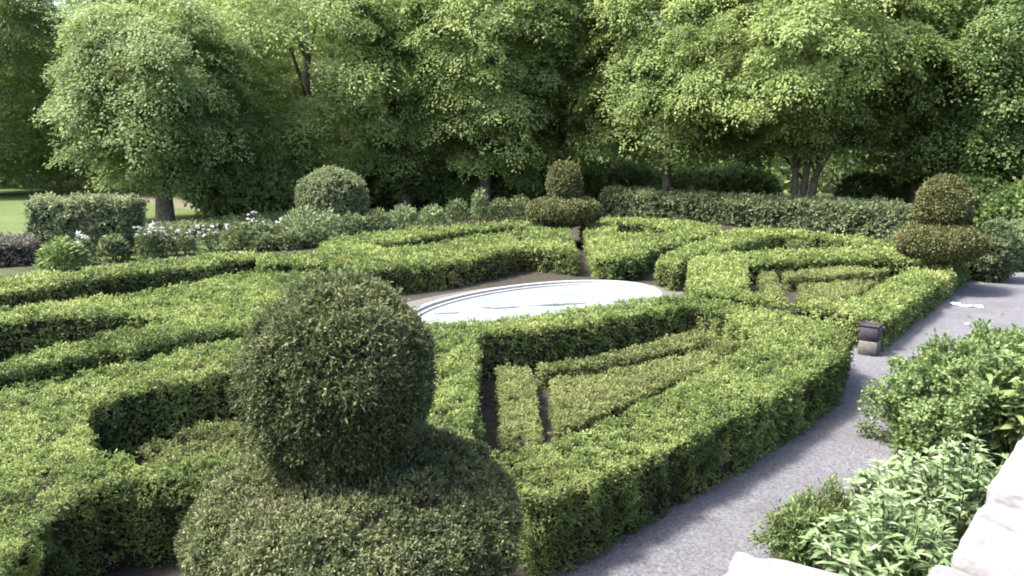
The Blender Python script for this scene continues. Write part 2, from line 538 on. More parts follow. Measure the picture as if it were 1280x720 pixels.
def stemmed_plant(name, label, cat, base, r, h, nst, per, L, W, mat, parent_group=None, droop=.35, lean=.6, seed=0, rosette=4, r0=.5, bare=.25):
    """many leaning stems from one crown, leaves in whorls along each stem and a rosette at its tip"""
    root = thing(name, base, label, cat, parent_group)
    gs, gl = Geo(), Geo()
    PP, DD, NN, LL = [], [], [], []
    for i in range(nst):
        a = rng.uniform(0, 2 * np.pi); q = math.sqrt(rng.random())
        tip = np.array([math.cos(a) * r * q, math.sin(a) * r * q, h * rng.uniform(.72, 1.0) * (1 - .35 * q * q)])
        foot = np.array([tip[0] * .25, tip[1] * .25, 0.0])
        m = np.array([tip[0] * lean, tip[1] * lean, tip[2] * .55])
        t = np.linspace(0, 1, 7)[:, None]
        path = foot * (1 - t) ** 2 + 2 * m * t * (1 - t) + tip * t * t
        tube(gs, path, np.linspace(.009, .004, 7) * (1 + h * .3), 5)
        tan = unit(path[-1] - path[-2])
        for k in range(per):
            tt = bare + (1 - bare) * (k + rng.random()) / per
            p = foot * (1 - tt) ** 2 + 2 * m * tt * (1 - tt) + tip * tt * tt
            an = rng.uniform(0, 2 * np.pi)
            dv = np.array([math.cos(an), math.sin(an), rng.uniform(.1, .9)])
            PP.append(p); DD.append(dv); NN.append([0, 0, 1.0]); LL.append(L * rng.uniform(.45, 1.3))
        for k in range(rosette):
            an = k * 2 * np.pi / rosette + rng.uniform(-.4, .4)
            dv = np.array([math.cos(an), math.sin(an), rng.uniform(.5, 1.4)])
            PP.append(tip); DD.append(dv); NN.append([0.001, 0, 1.0]); LL.append(L * rng.uniform(.45, .8))
    PP, DD, NN = np.array(PP), np.array(DD), np.array(NN) + rng.normal(size=(len(PP), 3)) * .25
    LL = np.array(LL)
    big_leaves(gl, PP, DD, NN, LL, LL * (W / L), 0, np.clip(r0 + rng.normal(size=len(PP)) * .22, 0, 1), curl=droop * rng.uniform(.2, 2.6, len(PP)))
    gs.build('stems', [M_STEM], parent=root)
    gl.build('leaves', [mat], parent=root)
    return root


# ------------------------------------------------------------------ ground
def sheet(name, poly, z, mat, kind='structure'):
    poly = ccw(poly)
    T = tessellate_polygon([[Vector((x, y, 0)) for x, y in poly]])
    g = Geo()
    g.tris(np.column_stack([poly, np.full(len(poly), z)]), [t for t in T])
    o = g.build(name, [mat])
    me = o.data
    if me.polygons[0].normal.z < 0:
        me.flip_normals()
    return tag(o, kind=kind)


def px(pts, z):
    return np.array([U(x, y, z) for x, y in pts])


sheet('ground', [(-600, -300), (600, -300), (600, 900), (-600, 900)], 0.0, M_WOODF)
sheet('lawn', [(-60, 25), tuple(U(-20, 318)), tuple(U(120, 326)), tuple(U(260, 315)), tuple(U(370, 300)), tuple(U(340, 272)), tuple(U(290, 256)), tuple(U(250, 246)), tuple(U(150, 228)), (-32, 70), (-90, 72)], 0.004, M_LAWN)
sheet('track', [tuple(U(70, 226)), tuple(U(110, 226.5)), tuple(U(150, 238)), tuple(U(260, 256)), tuple(U(330, 268)), tuple(U(320, 272)), tuple(U(200, 258)), tuple(U(118, 240))], 0.008, M_TRACK)
# soil of the parterre and of the beds
gar = px([(760, 730), (1110, 445), (1250, 352), (1160, 298), (920, 283), (760, 268), (620, 272), (440, 290), (300, 312), (0, 345)], 0.0)
sheet('soil', np.concatenate([gar, [(-14, 15), (-9, 6), (-3.5, 2.2)]]), 0.004, M_SOIL)
Ldir = unit(np.array([[0.66, 0.75]]))[0]
Lnrm = np.array([Ldir[1], -Ldir[0]])
wall0 = U(1160, 720, 2.6)
path_l = [tuple(U(x_, y_) + np.array([-.36, .26])) for x_, y_ in ((720, 745), (790, 699), (940, 588), (1062, 486), (1074, 442), (1103, 440), (1175, 388), (1216, 355))] + [tuple(U(1262, 330))]
far_r = U(1262, 330)
path_r = [tuple(far_r + np.array([9, 2])), tuple(U(1330, 380)), tuple(U(1282, 412)), tuple(U(1130, 470)), tuple(U(1120, 560)), tuple(U(1105, 602)), tuple(U(965, 648)), tuple(U(962, 700)), (1.75, 5.0), (1.3, 3.4), (-2.0, 3.0), (-3, 3.6)]
sheet('gravel_path', path_l + path_r, 0.012, M_GRAVEL)
# bed between path and terrace wall
sheet('bed_soil', [tuple(U(1330, 380)), tuple(U(1282, 412)), tuple(U(1130, 470)), tuple(U(1120, 560)), tuple(U(1105, 602)), tuple(U(965, 648)), tuple(U(962, 700)), (1.75, 5.0), (1.5, 3.4), (2.5, 3.5), (12, 14.5), (15, 18)], 0.016, M_SOIL)

# loose stones and small leaves strewn over the path
g = Geo()
pp = ccw(path_l + path_r)
lo, hi = pp.min(0), pp.max(0)
Q2 = lo + rng.random((26000, 2)) * (hi - lo)
Q2 = Q2[inpoly(Q2, pp)]
Q2 = Q2[np.linalg.norm(Q2, axis=1) < 24]
n = len(Q2)
s = rng.uniform(.006, .017, n)
V = []
base = np.column_stack([Q2, np.full(n, .012)])
ang = rng.uniform(0, 6.28, n)
for k in range(4):
    a = ang + k * np.pi / 2
    V.append(base + np.column_stack([np.cos(a) * s, np.sin(a) * s * .8, np.zeros(n)]))
apex = base + np.column_stack([rng.normal(size=n) * .002, rng.normal(size=n) * .002, s * .8])
VV = np.stack(V + [apex], 1).reshape(-1, 3)
T = (np.arange(n) * 5)[:, None, None] + np.array([[0, 1, 4], [1, 2, 4], [2, 3, 4], [3, 0, 4]])[None]
g.tris(VV, T.reshape(-1, 3))
tag(g.build('loose_gravel', [rough_mat('loose_stone', (0.07, 0.068, 0.078), (0.17, 0.168, 0.185), scale=14, bump=0.1)]), kind='stuff')

# fallen leaves and clippings gathered along the hedge foot and thinly over the path
g = Geo()
Q2 = lo + rng.random((30000, 2)) * (hi - lo)
Q2 = Q2[inpoly(Q2, pp)]
dE, _ = edge_dist(Q2, [pp])
Q2 = Q2[rng.random(len(Q2)) < np.exp(-dE / .22) * .9 + .012]
n = len(Q2)
leaves(g, np.column_stack([Q2, np.full(n, .022)]), np.column_stack([rng.normal(size=(n, 2)), rng.normal(size=n) * .12]), np.array([0, 0, 1.0]) + rng.normal(size=(n, 3)) * .25, rng.uniform(.02, .05, n), rng.uniform(.012, .025, n), 0, rng.random(n), rng.random(n) ** .6)
tag(g.build('leaf_litter', [leaf_mat('litter_leaf', [(0, (.05, .045, .02)), (1, (.14, .13, .05))], dry=(.13, .085, .05))]), kind='stuff')

# ------------------------------------------------------------------ round basin
# an oval basin, its long axis a little off the parterre's own
BC = np.array([0.70, 17.90]); BA, BB, BTH = 3.70, 2.11, 0.80


def oval(off, z, seg=120):
    th = np.arange(seg) * 2 * np.pi / seg
    x, y = (BA + off) * np.cos(th), (BB + off) * np.sin(th)
    c, s_ = math.cos(BTH), math.sin(BTH)
    return np.column_stack([x * c - y * s_, x * s_ + y * c, np.full(seg, z)])


def oval_lathe(g, prof, seg=120):
    V = np.concatenate([oval(o_, z_, seg) for o_, z_ in prof])
    Q = [(i * seg + j, i * seg + (j + 1) % seg, (i + 1) * seg + (j + 1) % seg, (i + 1) * seg + j) for i in range(len(prof) - 1) for j in range(seg)]
    g.quads(V, Q)


basin = thing('fountain_basin', (BC[0], BC[1], 0), 'large oval shallow basin with pale floor and double stone rim amid the hedges', 'basin')
g = Geo(); oval_lathe(g, [(-.15, .20), (-.15, .292), (-.14, .30), (-.02, .30), (0, .285), (0, .24), (-.03, .235), (-.04, .0)])
g.build('rim', [M_RIM], parent=basin)
g = Geo(); oval_lathe(g, [(-.30, .18), (-.30, .25), (-.29, .255), (-.22, .255), (-.21, .24), (-.21, .19), (-.153, .19), (-.153, .21)])
g.build('inner_step', [M_RIM], parent=basin)
g = Geo()
g.tris(np.concatenate([oval(-.30, .22), [[0, 0, .215]]]), [(j, (j + 1) % 120, 120) for j in range(120)])
g.build('basin_floor', [M_POOL], parent=basin)
for (x, y, a, b, rot) in ((700, 380, .62, .10, .25), (633, 384, .34, .05, .3), (608, 384, .10, .05, 0), (560, 391, .3, .05, .3)):
    q = U(x, y, .23) - BC
    k = 26
    th2 = np.arange(k) * 2 * np.pi / k
    rr = 1 + .28 * rng.normal(size=k)
    loc = np.column_stack([np.cos(th2) * a * rr, np.sin(th2) * b * rr])
    c, s_ = math.cos(rot), math.sin(rot)
    loc = loc @ np.array([[c, s_], [-s_, c]]) + q
    g = Geo(); g.tris(np.concatenate([np.column_stack([loc, np.full(k, .226)]), [[q[0], q[1], .227]]]), [(j, (j + 1) % k, k) for j in range(k)])
    g.build('wet_patch', [M_WET], parent=basin)
th = np.arange(48) * 2 * np.pi / 48
sheet('gravel_ring', oval(1.3, 0, 60)[:, :2] + BC, 0.008, M_DUST)

# ------------------------------------------------------------------ the clipped parterre
HT = 0.76
A_out = px([(528, 402), (600, 398), (690, 388), (780, 375), (850, 368), (905, 376), (975, 388), (1036, 402), (1062, 413), (1066, 424), (1052, 446), (965, 495), (900, 530), (840, 555), (755, 595), (690, 622), (655, 618), (600, 566), (528, 530)], 0.85)
A_hole = px([(600, 415), (694, 408), (798, 391), (864, 380), (905, 390), (950, 418), (888, 455), (819, 491), (728, 535), (640, 566), (597, 545)], 0.85)
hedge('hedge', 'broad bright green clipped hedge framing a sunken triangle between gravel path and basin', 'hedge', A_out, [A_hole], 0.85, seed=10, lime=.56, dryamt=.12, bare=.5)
LZ = .40
hedge('dwarf_hedge', 'low olive dwarf hedge bar, left one inside the large near triangle, beside the dark slot', 'hedge', px([(619, 457), (662, 452), (671, 466), (680, 547), (671, 565), (624, 556)], LZ), [], LZ, M_LOW, 'dwarf hedges inside the parterre', 21, lime=.5, dryamt=.05, rough=.03)
hedge('dwarf_hedge', 'long thin low hedge bar at the back of the large near triangle', 'hedge', px([(668, 452), (742, 444), (800, 428), (867, 410), (892, 412), (915, 417), (860, 431), (790, 446), (720, 456), (675, 460)], LZ), [], LZ, M_LOW, 'dwarf hedges inside the parterre', 22, lime=.5, dryamt=.1, rough=.03)
hedge('dwarf_hedge', 'wide low olive wedge of dwarf hedge filling the large near triangle beside the path hedge', 'hedge', px([(684, 468), (763, 460), (862, 439), (905, 424), (937, 423), (888, 453), (818, 486), (742, 519), (694, 537)], LZ), [], LZ, M_LOW, 'dwarf hedges inside the parterre', 23, lime=.52, dryamt=.1, rough=.035)

B_out = px([(1106, 399), (1144, 374), (1180, 349), (1214, 324), (1200, 317.5), (1166, 317), (1120, 308), (1060, 310), (980, 312), (917, 314), (880, 319), (862, 325), (858, 345), (864, 360), (920, 368), (1000, 380), (1060, 391)], 0.66)
B_hole = px([(932, 328), (1000, 324), (1120, 321), (1158, 327), (1119, 345), (1078, 366), (1040, 376), (990, 378), (948, 367), (925, 360), (938, 350)], 0.66)
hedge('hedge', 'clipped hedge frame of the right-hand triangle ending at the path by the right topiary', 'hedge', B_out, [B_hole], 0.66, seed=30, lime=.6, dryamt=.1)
hedge('dwarf_hedge', 'short low hedge bar at the left end of the right-hand triangle', 'hedge', px([(947, 341), (970, 339), (983, 373), (957, 367)], .42), [], .42, M_LOW, 'dwarf hedges inside the parterre', 31, size=.75, lime=.6, dryamt=.05, rough=.03)
hedge('dwarf_hedge', 'thin low hedge bar at the back of the right-hand triangle', 'hedge', px([(976, 340), (1050, 333), (1112, 336), (1108, 339), (1050, 342), (984, 346)], .42), [], .42, M_LOW, 'dwarf hedges inside the parterre', 32, size=.75, lime=.55, dryamt=.05, rough=.03)
hedge('dwarf_hedge', 'low green wedge of dwarf hedge filling the right-hand triangle', 'hedge', px([(996, 355), (1050, 350), (1100, 349), (1072, 364), (1040, 373), (1003, 374)], .42), [], .42, M_LOW, 'dwarf hedges inside the parterre', 33, size=.75, lime=.6, dryamt=.05, rough=.03)

C_out = px([(819, 328), (822, 322), (836, 314), (860, 305), (885, 297), (915, 288), (940, 286), (985, 287), (1040, 293), (1100, 299), (1132, 305), (1098, 304), (1060, 300), (1008, 293.5), (968, 292.5), (945, 298), (908, 308), (862, 320), (852, 325), (846, 334)], 0.68)
hedge('hedge', 'curved clipped hedge arm right of the diagonal gap, sweeping to the long loose back hedge', 'hedge', C_out, [], 0.68, seed=40, lime=.56, dryamt=.1)
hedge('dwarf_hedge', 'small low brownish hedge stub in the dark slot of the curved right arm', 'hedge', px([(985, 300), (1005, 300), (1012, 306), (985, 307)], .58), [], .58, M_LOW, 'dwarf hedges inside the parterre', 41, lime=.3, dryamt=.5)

D_out = px([(725, 276.5), (758, 274), (807, 272), (845, 276), (900, 283.5), (903, 288), (860, 298), (812, 311), (803, 320), (766, 322), (741, 318)], 0.72)
D_hole = px([(766, 277), (775, 294), (845, 291.5), (848, 285), (800, 278)], 0.72)
hedge('hedge', 'blocky clipped hedge just right of the narrow gap leading to the far ball topiary', 'hedge', D_out, [D_hole], 0.72, seed=50, lime=.6, dryamt=.15)
hedge('dwarf_hedge', 'low rounded hedge in the hollow of the block right of the narrow gap', 'hedge', px([(776, 297), (792, 291), (824, 296), (838, 293), (820, 301), (790, 302)], .62), [], .62, M_LOW, 'dwarf hedges inside the parterre', 51, lime=.6, dryamt=.05)

E_out = px([(672, 276), (708, 278), (721, 314), (695, 311), (657, 308), (615, 317), (552, 327), (500, 332), (450, 337), (415, 331), (396, 310), (410, 299), (460, 292), (500, 287), (580, 281)], 0.77)
E_hole = px([(463, 303), (480, 301.5), (525, 296), (560, 289), (640, 282), (664, 282), (655, 288.5), (577, 297), (527, 306), (480, 311)], 0.77)
E_slot = px([(646, 293), (653, 293), (655, 302), (648, 302)], 0.77)
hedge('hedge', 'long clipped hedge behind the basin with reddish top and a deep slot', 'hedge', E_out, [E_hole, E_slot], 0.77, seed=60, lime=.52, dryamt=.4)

F_out = px([(-90, 364), (31, 344), (94, 338), (187, 325), (287, 316), (360, 317), (400, 318), (403, 328), (326, 326), (318, 320), (290, 323), (244, 332), (156, 340), (78, 353), (0, 364), (-90, 383)], 0.75)
hedge('hedge', 'long thin clipped hedge in front of the white flower border on the left', 'hedge', F_out, [], 0.75, seed=70, lime=.6, dryamt=.08)
G_out = px([(-110, 392), (78, 376), (156, 367), (219, 356), (281, 345), (312, 340), (400, 341), (425, 352), (425, 395), (345, 402), (316, 404), (300, 410), (244, 415), (200, 427), (125, 437), (72, 449), (0, 466), (-110, 494)], 0.84)
G_hole = px([(228, 398), (156, 391), (80, 392), (31, 395), (-70, 404), (-70, 464), (0, 447), (50, 433), (100, 424), (153, 413)], 0.84)
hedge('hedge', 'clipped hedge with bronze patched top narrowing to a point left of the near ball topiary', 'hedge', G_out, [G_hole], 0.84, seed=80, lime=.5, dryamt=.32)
H_out = px([(-140, 514), (0, 486), (66, 474), (103, 462), (175, 449), (281, 425), (335, 414), (362, 424), (380, 500), (350, 575), (262, 590), (216, 590), (140, 600), (103, 619), (43, 668), (0, 718), (-80, 790), (-180, 640)], 0.92)
H_hole = px([(114, 506), (165, 486), (240, 471), (296, 460), (332, 468), (332, 546), (287, 561), (215, 574), (183, 574), (117, 566)], 0.92)
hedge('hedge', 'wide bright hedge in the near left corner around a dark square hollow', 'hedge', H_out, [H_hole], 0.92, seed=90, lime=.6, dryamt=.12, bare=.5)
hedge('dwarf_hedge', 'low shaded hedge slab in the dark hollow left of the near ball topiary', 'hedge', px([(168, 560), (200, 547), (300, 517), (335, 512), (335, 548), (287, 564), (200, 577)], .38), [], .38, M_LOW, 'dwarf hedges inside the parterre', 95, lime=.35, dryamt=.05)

# ------------------------------------------------------------------ ball topiaries
def topiary(label, cx, cy, zc, rb, rzb, bowl_r, bowl_z, bowl_h, d, seed, mat, mat2, shift=0.0):
    root = thing('ball_topiary', (cx, cy, 0), label, 'topiary', 'ball topiaries at the corners of the parterre')
    k = max(1.0, d / 6.5)
    sl, ll, lw = .058 * k ** .55, .031 * k ** .72, .0115 * k ** .85
    nb = int(21000 / k ** 1.0)
    g = Geo()
    blob(g, (0, 0, zc), (rb, rb, rzb), 2.5, nb, sl, ll, lw, seed, per=7, lump=.055, r0=.5, dryamt=.12, taper=.15)
    m = int(420 / k ** 2.5)
    d = unit(rng.normal(size=(m, 3)) + np.array([0, 0, .7]))
    sprigs(g, np.array([0, 0, zc]) + d * np.array([rb, rb, rzb]) * .98, d, 9, sl * 1.7, ll * 1.1, lw * 1.1, 0, np.full(m, .6), np.zeros(m), out=.8, up=.5, spread=.5)
    g.build('ball', [mat, M_CORE], parent=root)
    g = Geo()
    blob(g, (shift, 0, bowl_z), (bowl_r, bowl_r, bowl_h), 2.4, int(nb * 1.9), sl, ll, lw, seed + 20, per=7, lump=.06, r0=.52, dryamt=.15)
    g.build('collar', [mat2, M_CORE], parent=root)
    g = Geo()
    tube(g, [(0, 0, -.02), (.02, .01, .4), (0, 0, bowl_z), (0.01, 0, zc)], [.13, .10, .09, .07], 10)
    g.build('trunk', [M_BARK], parent=root)
    return root


def ball_at(pxc, pyc, w, D):
    """plan place and height of a ball of diameter D seen w wide"""
    dist = F_PX * D / w
    # slant depth along the optical axis to plan distance
    dx, dy = pxc - 640, pyc - 360
    c, s = math.cos(PITCH), math.sin(PITCH)
    return np.array([dx / F_PX * dist, dist * (c - dy / F_PX * s), CAM_H - dist * (s + dy / F_PX * c)])


n_ = ball_at(425, 466, 241, 1.40)
f_ = ball_at(705, 226, 47, 1.40)
r_ = ball_at(1180, 248, 66, 1.40)
print('balls', n_, f_, r_)
topiary('large dark yew ball on a broad cushion collar in the near foreground', n_[0], n_[1], n_[2], .65, .665, 1.22, n_[2] - 1.13, .50, 6, 100, M_YEW, M_YEW, .10)
topiary('smallest looking yew ball on a flat collar behind the basin before the dark wood', f_[0], f_[1], f_[2], .60, .66, 1.36, f_[2] - 1.12, .50, 30, 140, M_YEWB, M_YEWB)
topiary('yew ball on a wide collar at the right end of the hedges beside the path', r_[0], r_[1], r_[2], .62, .58, 1.08, r_[2] - 1.08, .46, 20, 180, M_YEWB, M_YEWB)

# ------------------------------------------------------------------ free shrubs and hedges outside the parterre
def shrub(name, label, cat, base, r, h, mat, n, sl, ll, lw, seed, group=None, power=2.2, r0=.5, lump=.12, lift=.0, inner=.86):
    root = thing(name, (base[0], base[1], 0), label, cat, group)
    g = Geo()
    blob(g, (0, 0, h * (.5 + lift)), (r, r, h * (.5 - lift)), power, n, sl, ll, lw, seed, per=6, lump=lump, r0=r0, up=.3, out=.7, inner=inner)
    g.build('foliage', [mat, M_CORE], parent=root)
    g = Geo()
    tube(g, [(0, 0, -.02), (.02, 0, h * .4)], [.07, .05], 7)
    for k in range(4):
        a = k * 1.6 + .4
        tube(g, [(0, 0, h * .1), (math.cos(a) * r * .3, math.sin(a) * r * .3, h * .4), (math.cos(a) * r * .6, math.sin(a) * r * .6, h * .7)], [.04, .03, .015], 6)
    g.build('stems', [M_BARK], parent=root)
    return root


bl = px([(62, 326), (172, 318)], 0)
bdir = unit((bl[1] - bl[0])[None])[0]
bn = np.array([-bdir[1], bdir[0]])
W0 = U(36, 322); W1 = U(158, 320)
hedge('block_hedge', 'tall square cut hedge block standing at the edge of the lawn on the left', 'hedge', np.array([W0, W1, W1 + np.array([.1, 1.5]), W0 + np.array([-.3, 1.5])]), [], 1.86, M_GREYG, None, 200, lime=.92, dryamt=.0, rough=.12, shoulder=.25, size=1.0, bare=.0, dens=2.2)
b_ = U(417, 288)
shrub('round_shrub', 'rounded grey green bush clipped as a dome at the back of the border', 'shrub', b_, 1.42, 2.55, M_GREYG, 5200, .16, .11, .055, 210, r0=0.8, power=2.6)
q = px([(185, 306), (250, 300), (360, 284), (420, 280), (420, 276), (350, 279), (250, 291), (180, 298)], 0.0)
hedge('low_hedge', 'dark low clipped hedge behind the white flowers below the round headed tree', 'hedge', q, [], .5, M_GREYG, None, 220, lime=.6, dryamt=.05, rough=.08, bare=.0, dens=2)
q = px([(-20, 336), (44, 332), (46, 322), (-20, 326)], 0)
hedge('low_hedge', 'low purplish brown clipped hedge at the left edge by the lawn', 'hedge', q, [], .75, leaf_mat('purplish_leaf', [(0, (.06, .058, .052)), (1, (.17, .165, .15))]), None, 225, lime=.5, dryamt=.2, rough=.08)
q = px([(752, 270), (850, 277), (950, 286), (1050, 294), (1150, 304), (1185, 300), (1050, 284), (950, 277), (850, 268), (757, 262)], 0)
hedge('loose_hedge', 'long loose grey green hedge between the parterre and the dark wood on the right', 'hedge', q, [], 1.22, M_GREYG, None, 230, lime=.55, dryamt=.0, rough=.14, shoulder=.4, bare=.0, size=1.25, dens=2.4)

b_ = U(1243, 354)
shrub('shrub', 'grey green rounded shrub beside the collar of the right topiary at the path', 'shrub', b_ + np.array([.1, .4]), .62, 1.65, M_GREYG, 2600, .11, .10, .045, 240, r0=.45)
b_ = U(1278, 342)
shrub('shrub', 'pale leaved shrub at the right picture edge where the path turns away', 'shrub', b_ + np.array([.4, .8]), .9, 1.5, M_GREYG, 2800, .13, .12, .06, 250, r0=.65)
UND = [(1215, 288, 1.5, 2.0), (1262, 280, 1.8, 2.8), (1300, 300, 1.6, 2.2), (1120, 268, 1.5, 1.9), (300, 268, 2.6, 3.2), (345, 266, 1.8, 3.0), (530, 256, 2.6, 2.0), (585, 258, 2.4, 1.7), (640, 256, 2.5, 2.2), (470, 256, 2.2, 2.4), (770, 254, 2.4, 2.2), (850, 252, 2.4, 1.9), (925, 254, 2.2, 2.2)]
UL = ['low dark bush directly behind the right topiary ball', 'taller dark bush right of the right topiary under the trees', 'dark bush at the right picture edge above the path end',
      'broad dark bush left of the right topiary under the lime green tree', 'bright leafy low bush below the gap between the two left trees', 'leafy low bush left of the grey green dome bush', 'low dark bush right of the broad trunk behind the spire plant', 'low dark bush straight behind the tallest spire plant', 'dark bush left of the far ball topiary under the trees', 'dark bush at the foot of the broad trunk, right of the dome bush', 'dark bush just right of the far ball topiary', 'dark bush under the bare trunk of the lime tree behind the loose hedge', 'dark bush left of the leaning grey stems behind the loose hedge']
for i, (x, y, r, h) in enumerate(UND):
    b_ = U(x, y)
    shrub('understory_bush', UL[i], 'bush', b_, r, h, M_T_MID if i in (4, 5) else M_T_DARK, 4200 if i in (4, 5) else 2600, .3, .2, .12, 260 + i * 7, 'bushes under the edge of the wood', r0=.7 if i in (4, 5) else .6, lump=.35)

# white blossom bush under the wood
b_ = U(1078, 268)
rt = shrub('flowering_bush', 'bush with sparse white blossom between the leaning stems and the right topiary', 'bush', b_, 1.3, 2.0, M_T_DARK, 2200, .25, .18, .10, 300, lump=.3)
g = Geo()
d = unit(rng.normal(size=(130, 3)) + np.array([0, -.6, .5]))
leaves(g, np.array([0, 0, 1.0]) + d * np.array([1.35, 1.35, 1.1]), unit(rng.normal(size=(130, 3))), d, .12, .10, 0, rng.random(130))
g.build('blossom', [M_PETAL], parent=rt)

# ------------------------------------------------------------------ flower border
FM = []


def flower_mesh():
    """a head of five broad petals round a small cup; three variants share their mesh"""
    if len(FM) < 3:
        th = np.arange(10) * 2 * np.pi / 10
        rr_ = np.where(np.arange(10) % 2 == 0, .085, .035) * rng.uniform(.8, 1.2, 10)
        V = np.concatenate([np.column_stack([np.cos(th) * rr_, np.sin(th) * rr_, .03 + rng.normal(size=10) * .02]), np.column_stack([np.cos(th) * .022, np.sin(th) * .022, np.zeros(10)]), [[0, 0, -.03]]])
        g = Geo()
        g.quads(V, [(j, (j + 1) % 10, 10 + (j + 1) % 10, 10 + j) for j in range(10)])
        g.n = 0
        g.t.append((np.array([(10 + (j + 1) % 10, 10 + j, 20) for j in range(10)]), np.zeros(10)))
        o = g.build('flower_head', [M_PETAL])
        FM.append(o.data)
        bpy.data.objects.remove(o)
    return FM[int(rng.integers(0, len(FM)))]


def perennial(label, base, r, h, mat, n, flower=0, seed=0, name='perennial', group=None, L=.20):
    root = thing(name, (base[0], base[1], 0), label, 'plant', group)
    g = Geo()
    nn = n
    a = rng.uniform(0, 2 * np.pi, nn); q = np.sqrt(rng.random(nn)); zz = rng.random(nn) ** .8
    P = np.column_stack([np.cos(a) * q * r * (1 - zz * .35), np.sin(a) * q * r * (1 - zz * .35), zz * h * (1 - .35 * q)])
    D = np.column_stack([np.cos(a) * .7, np.sin(a) * .7, np.full(nn, .7)]) + rng.normal(size=(nn, 3)) * .5
    N = np.array([0, 0, 1.0]) + rng.normal(size=(nn, 3)) * .5
    leaves(g, P, D, N, L * rng.uniform(.6, 1.2, nn), L * .36, 0, np.clip(.5 + rng.normal(size=nn) * .25, 0, 1))
    g.build('leaves', [mat], parent=root)
    g = Geo()
    for k in range(7):
        a1 = k * .9; q1 = rng.uniform(.1, .7)
        tube(g, [(0, 0, -.02), (math.cos(a1) * r * q1 * .5, math.sin(a1) * r * q1 * .5, h * .5), (math.cos(a1) * r * q1, math.sin(a1) * r * q1, h * .95)], [.012, .01, .006], 5)
    g.build('stems', [M_STEM], parent=root)
    if flower:
        for k in range(flower):
            a1, q1 = rng.uniform(0, 2 * np.pi), math.sqrt(rng.random())
            f_o = bpy.data.objects.new('flower_head', flower_mesh())
            col.objects.link(f_o)
            f_o.parent = root
            f_o.location = (math.cos(a1) * q1 * r * .9, math.sin(a1) * q1 * r * .9, h * rng.uniform(.62, 1.1))
            f_o.rotation_euler = (rng.uniform(-.7, .7), rng.uniform(-.7, .7), rng.uniform(0, 6.28))
            f_o.scale = (rng.uniform(.6, 1.3),) * 3
    return root


ORD = ['first', 'second', 'third', 'fourth', 'fifth', 'sixth', 'seventh', 'eighth', 'ninth', 'tenth', 'eleventh', 'twelfth']
FL = [(105, 331, .35, .9, 14), (184, 322, .42, 1.05, 22), (203, 320, .45, .9, 15), (232, 318, .40, .8, 10), (262, 314, .5, .85, 18), (292, 310, .42, .8, 7), (325, 308, .5, 1.15, 12), (352, 306, .45, .9, 14)]
for i, (x, y, r, h, fl) in enumerate(FL):
    perennial(f'white flowering border plant, {ORD[i]} from the left of those behind the long left hedge', U(x, y), r, h, M_GREYG, 420, fl, name='flowering_plant', group='white flowers behind the long left hedge', L=.17)
b_ = U(80, 340)
perennial('bright yellow green leafy clump before the square hedge block', b_, .75, 1.05, M_LIGHTG, 900, 0, L=.24)
LF = [(142, 326, .5, .9), (225, 312, .5, .8), (305, 312, .55, 1.0), (378, 306, .95, 1.5), (408, 301, .8, 1.3), (440, 294, .7, .95), (472, 291, .8, 1.05), (505, 287, .8, 1.15), (540, 284, .75, 1.05), (572, 281, .7, 1.3), (600, 279, .5, 1.75), (625, 277, .7, 1.2), (650, 275, .7, 1.3), (338, 305, .8, .85), (300, 304, .8, .85), (366, 300, .8, 1.0), (330, 313, .5, .6), (362, 311, .6, .7), (392, 308.5, .6, .8)]
LN = ['small green clump right of the square hedge block', 'low green clump between white flowering plants under the tree trunk', 'green clump tucked among the right hand white flowers', 'tall feathery pale green clump left of the dome bush',
      'feathery pale green clump directly before the dome bush', 'low grey green clump right of the dome bush foot', 'pale green leafy clump behind the left end of the basin hedge', 'pale green clump before the broad tree trunk',
      'pale green clump right of the broad tree trunk', 'leafy clump left of the tall spire plant', 'tallest spire shaped pale plant in the back border', 'leafy clump right of the tall spire plant', 'leafy clump at the foot of the far ball topiary', 'low pale clump behind the rightmost white flowers', 'low grey green clump behind the sixth white flowering plant', 'pale clump filling the gap left of the feathery ones', 'small clump under the two rightmost white flowering plants', 'small low clump at the right end of the white flowers', 'small clump by the left end of the basin hedge']
for i, (x, y, r, h) in enumerate(LF):
    perennial(LN[i], U(x, y), r, h, M_PALEG if i in (3, 4, 7, 8, 10, 13, 15) else M_GREYG, 620, 0, group='leafy border plants behind the parterre', L=.22)

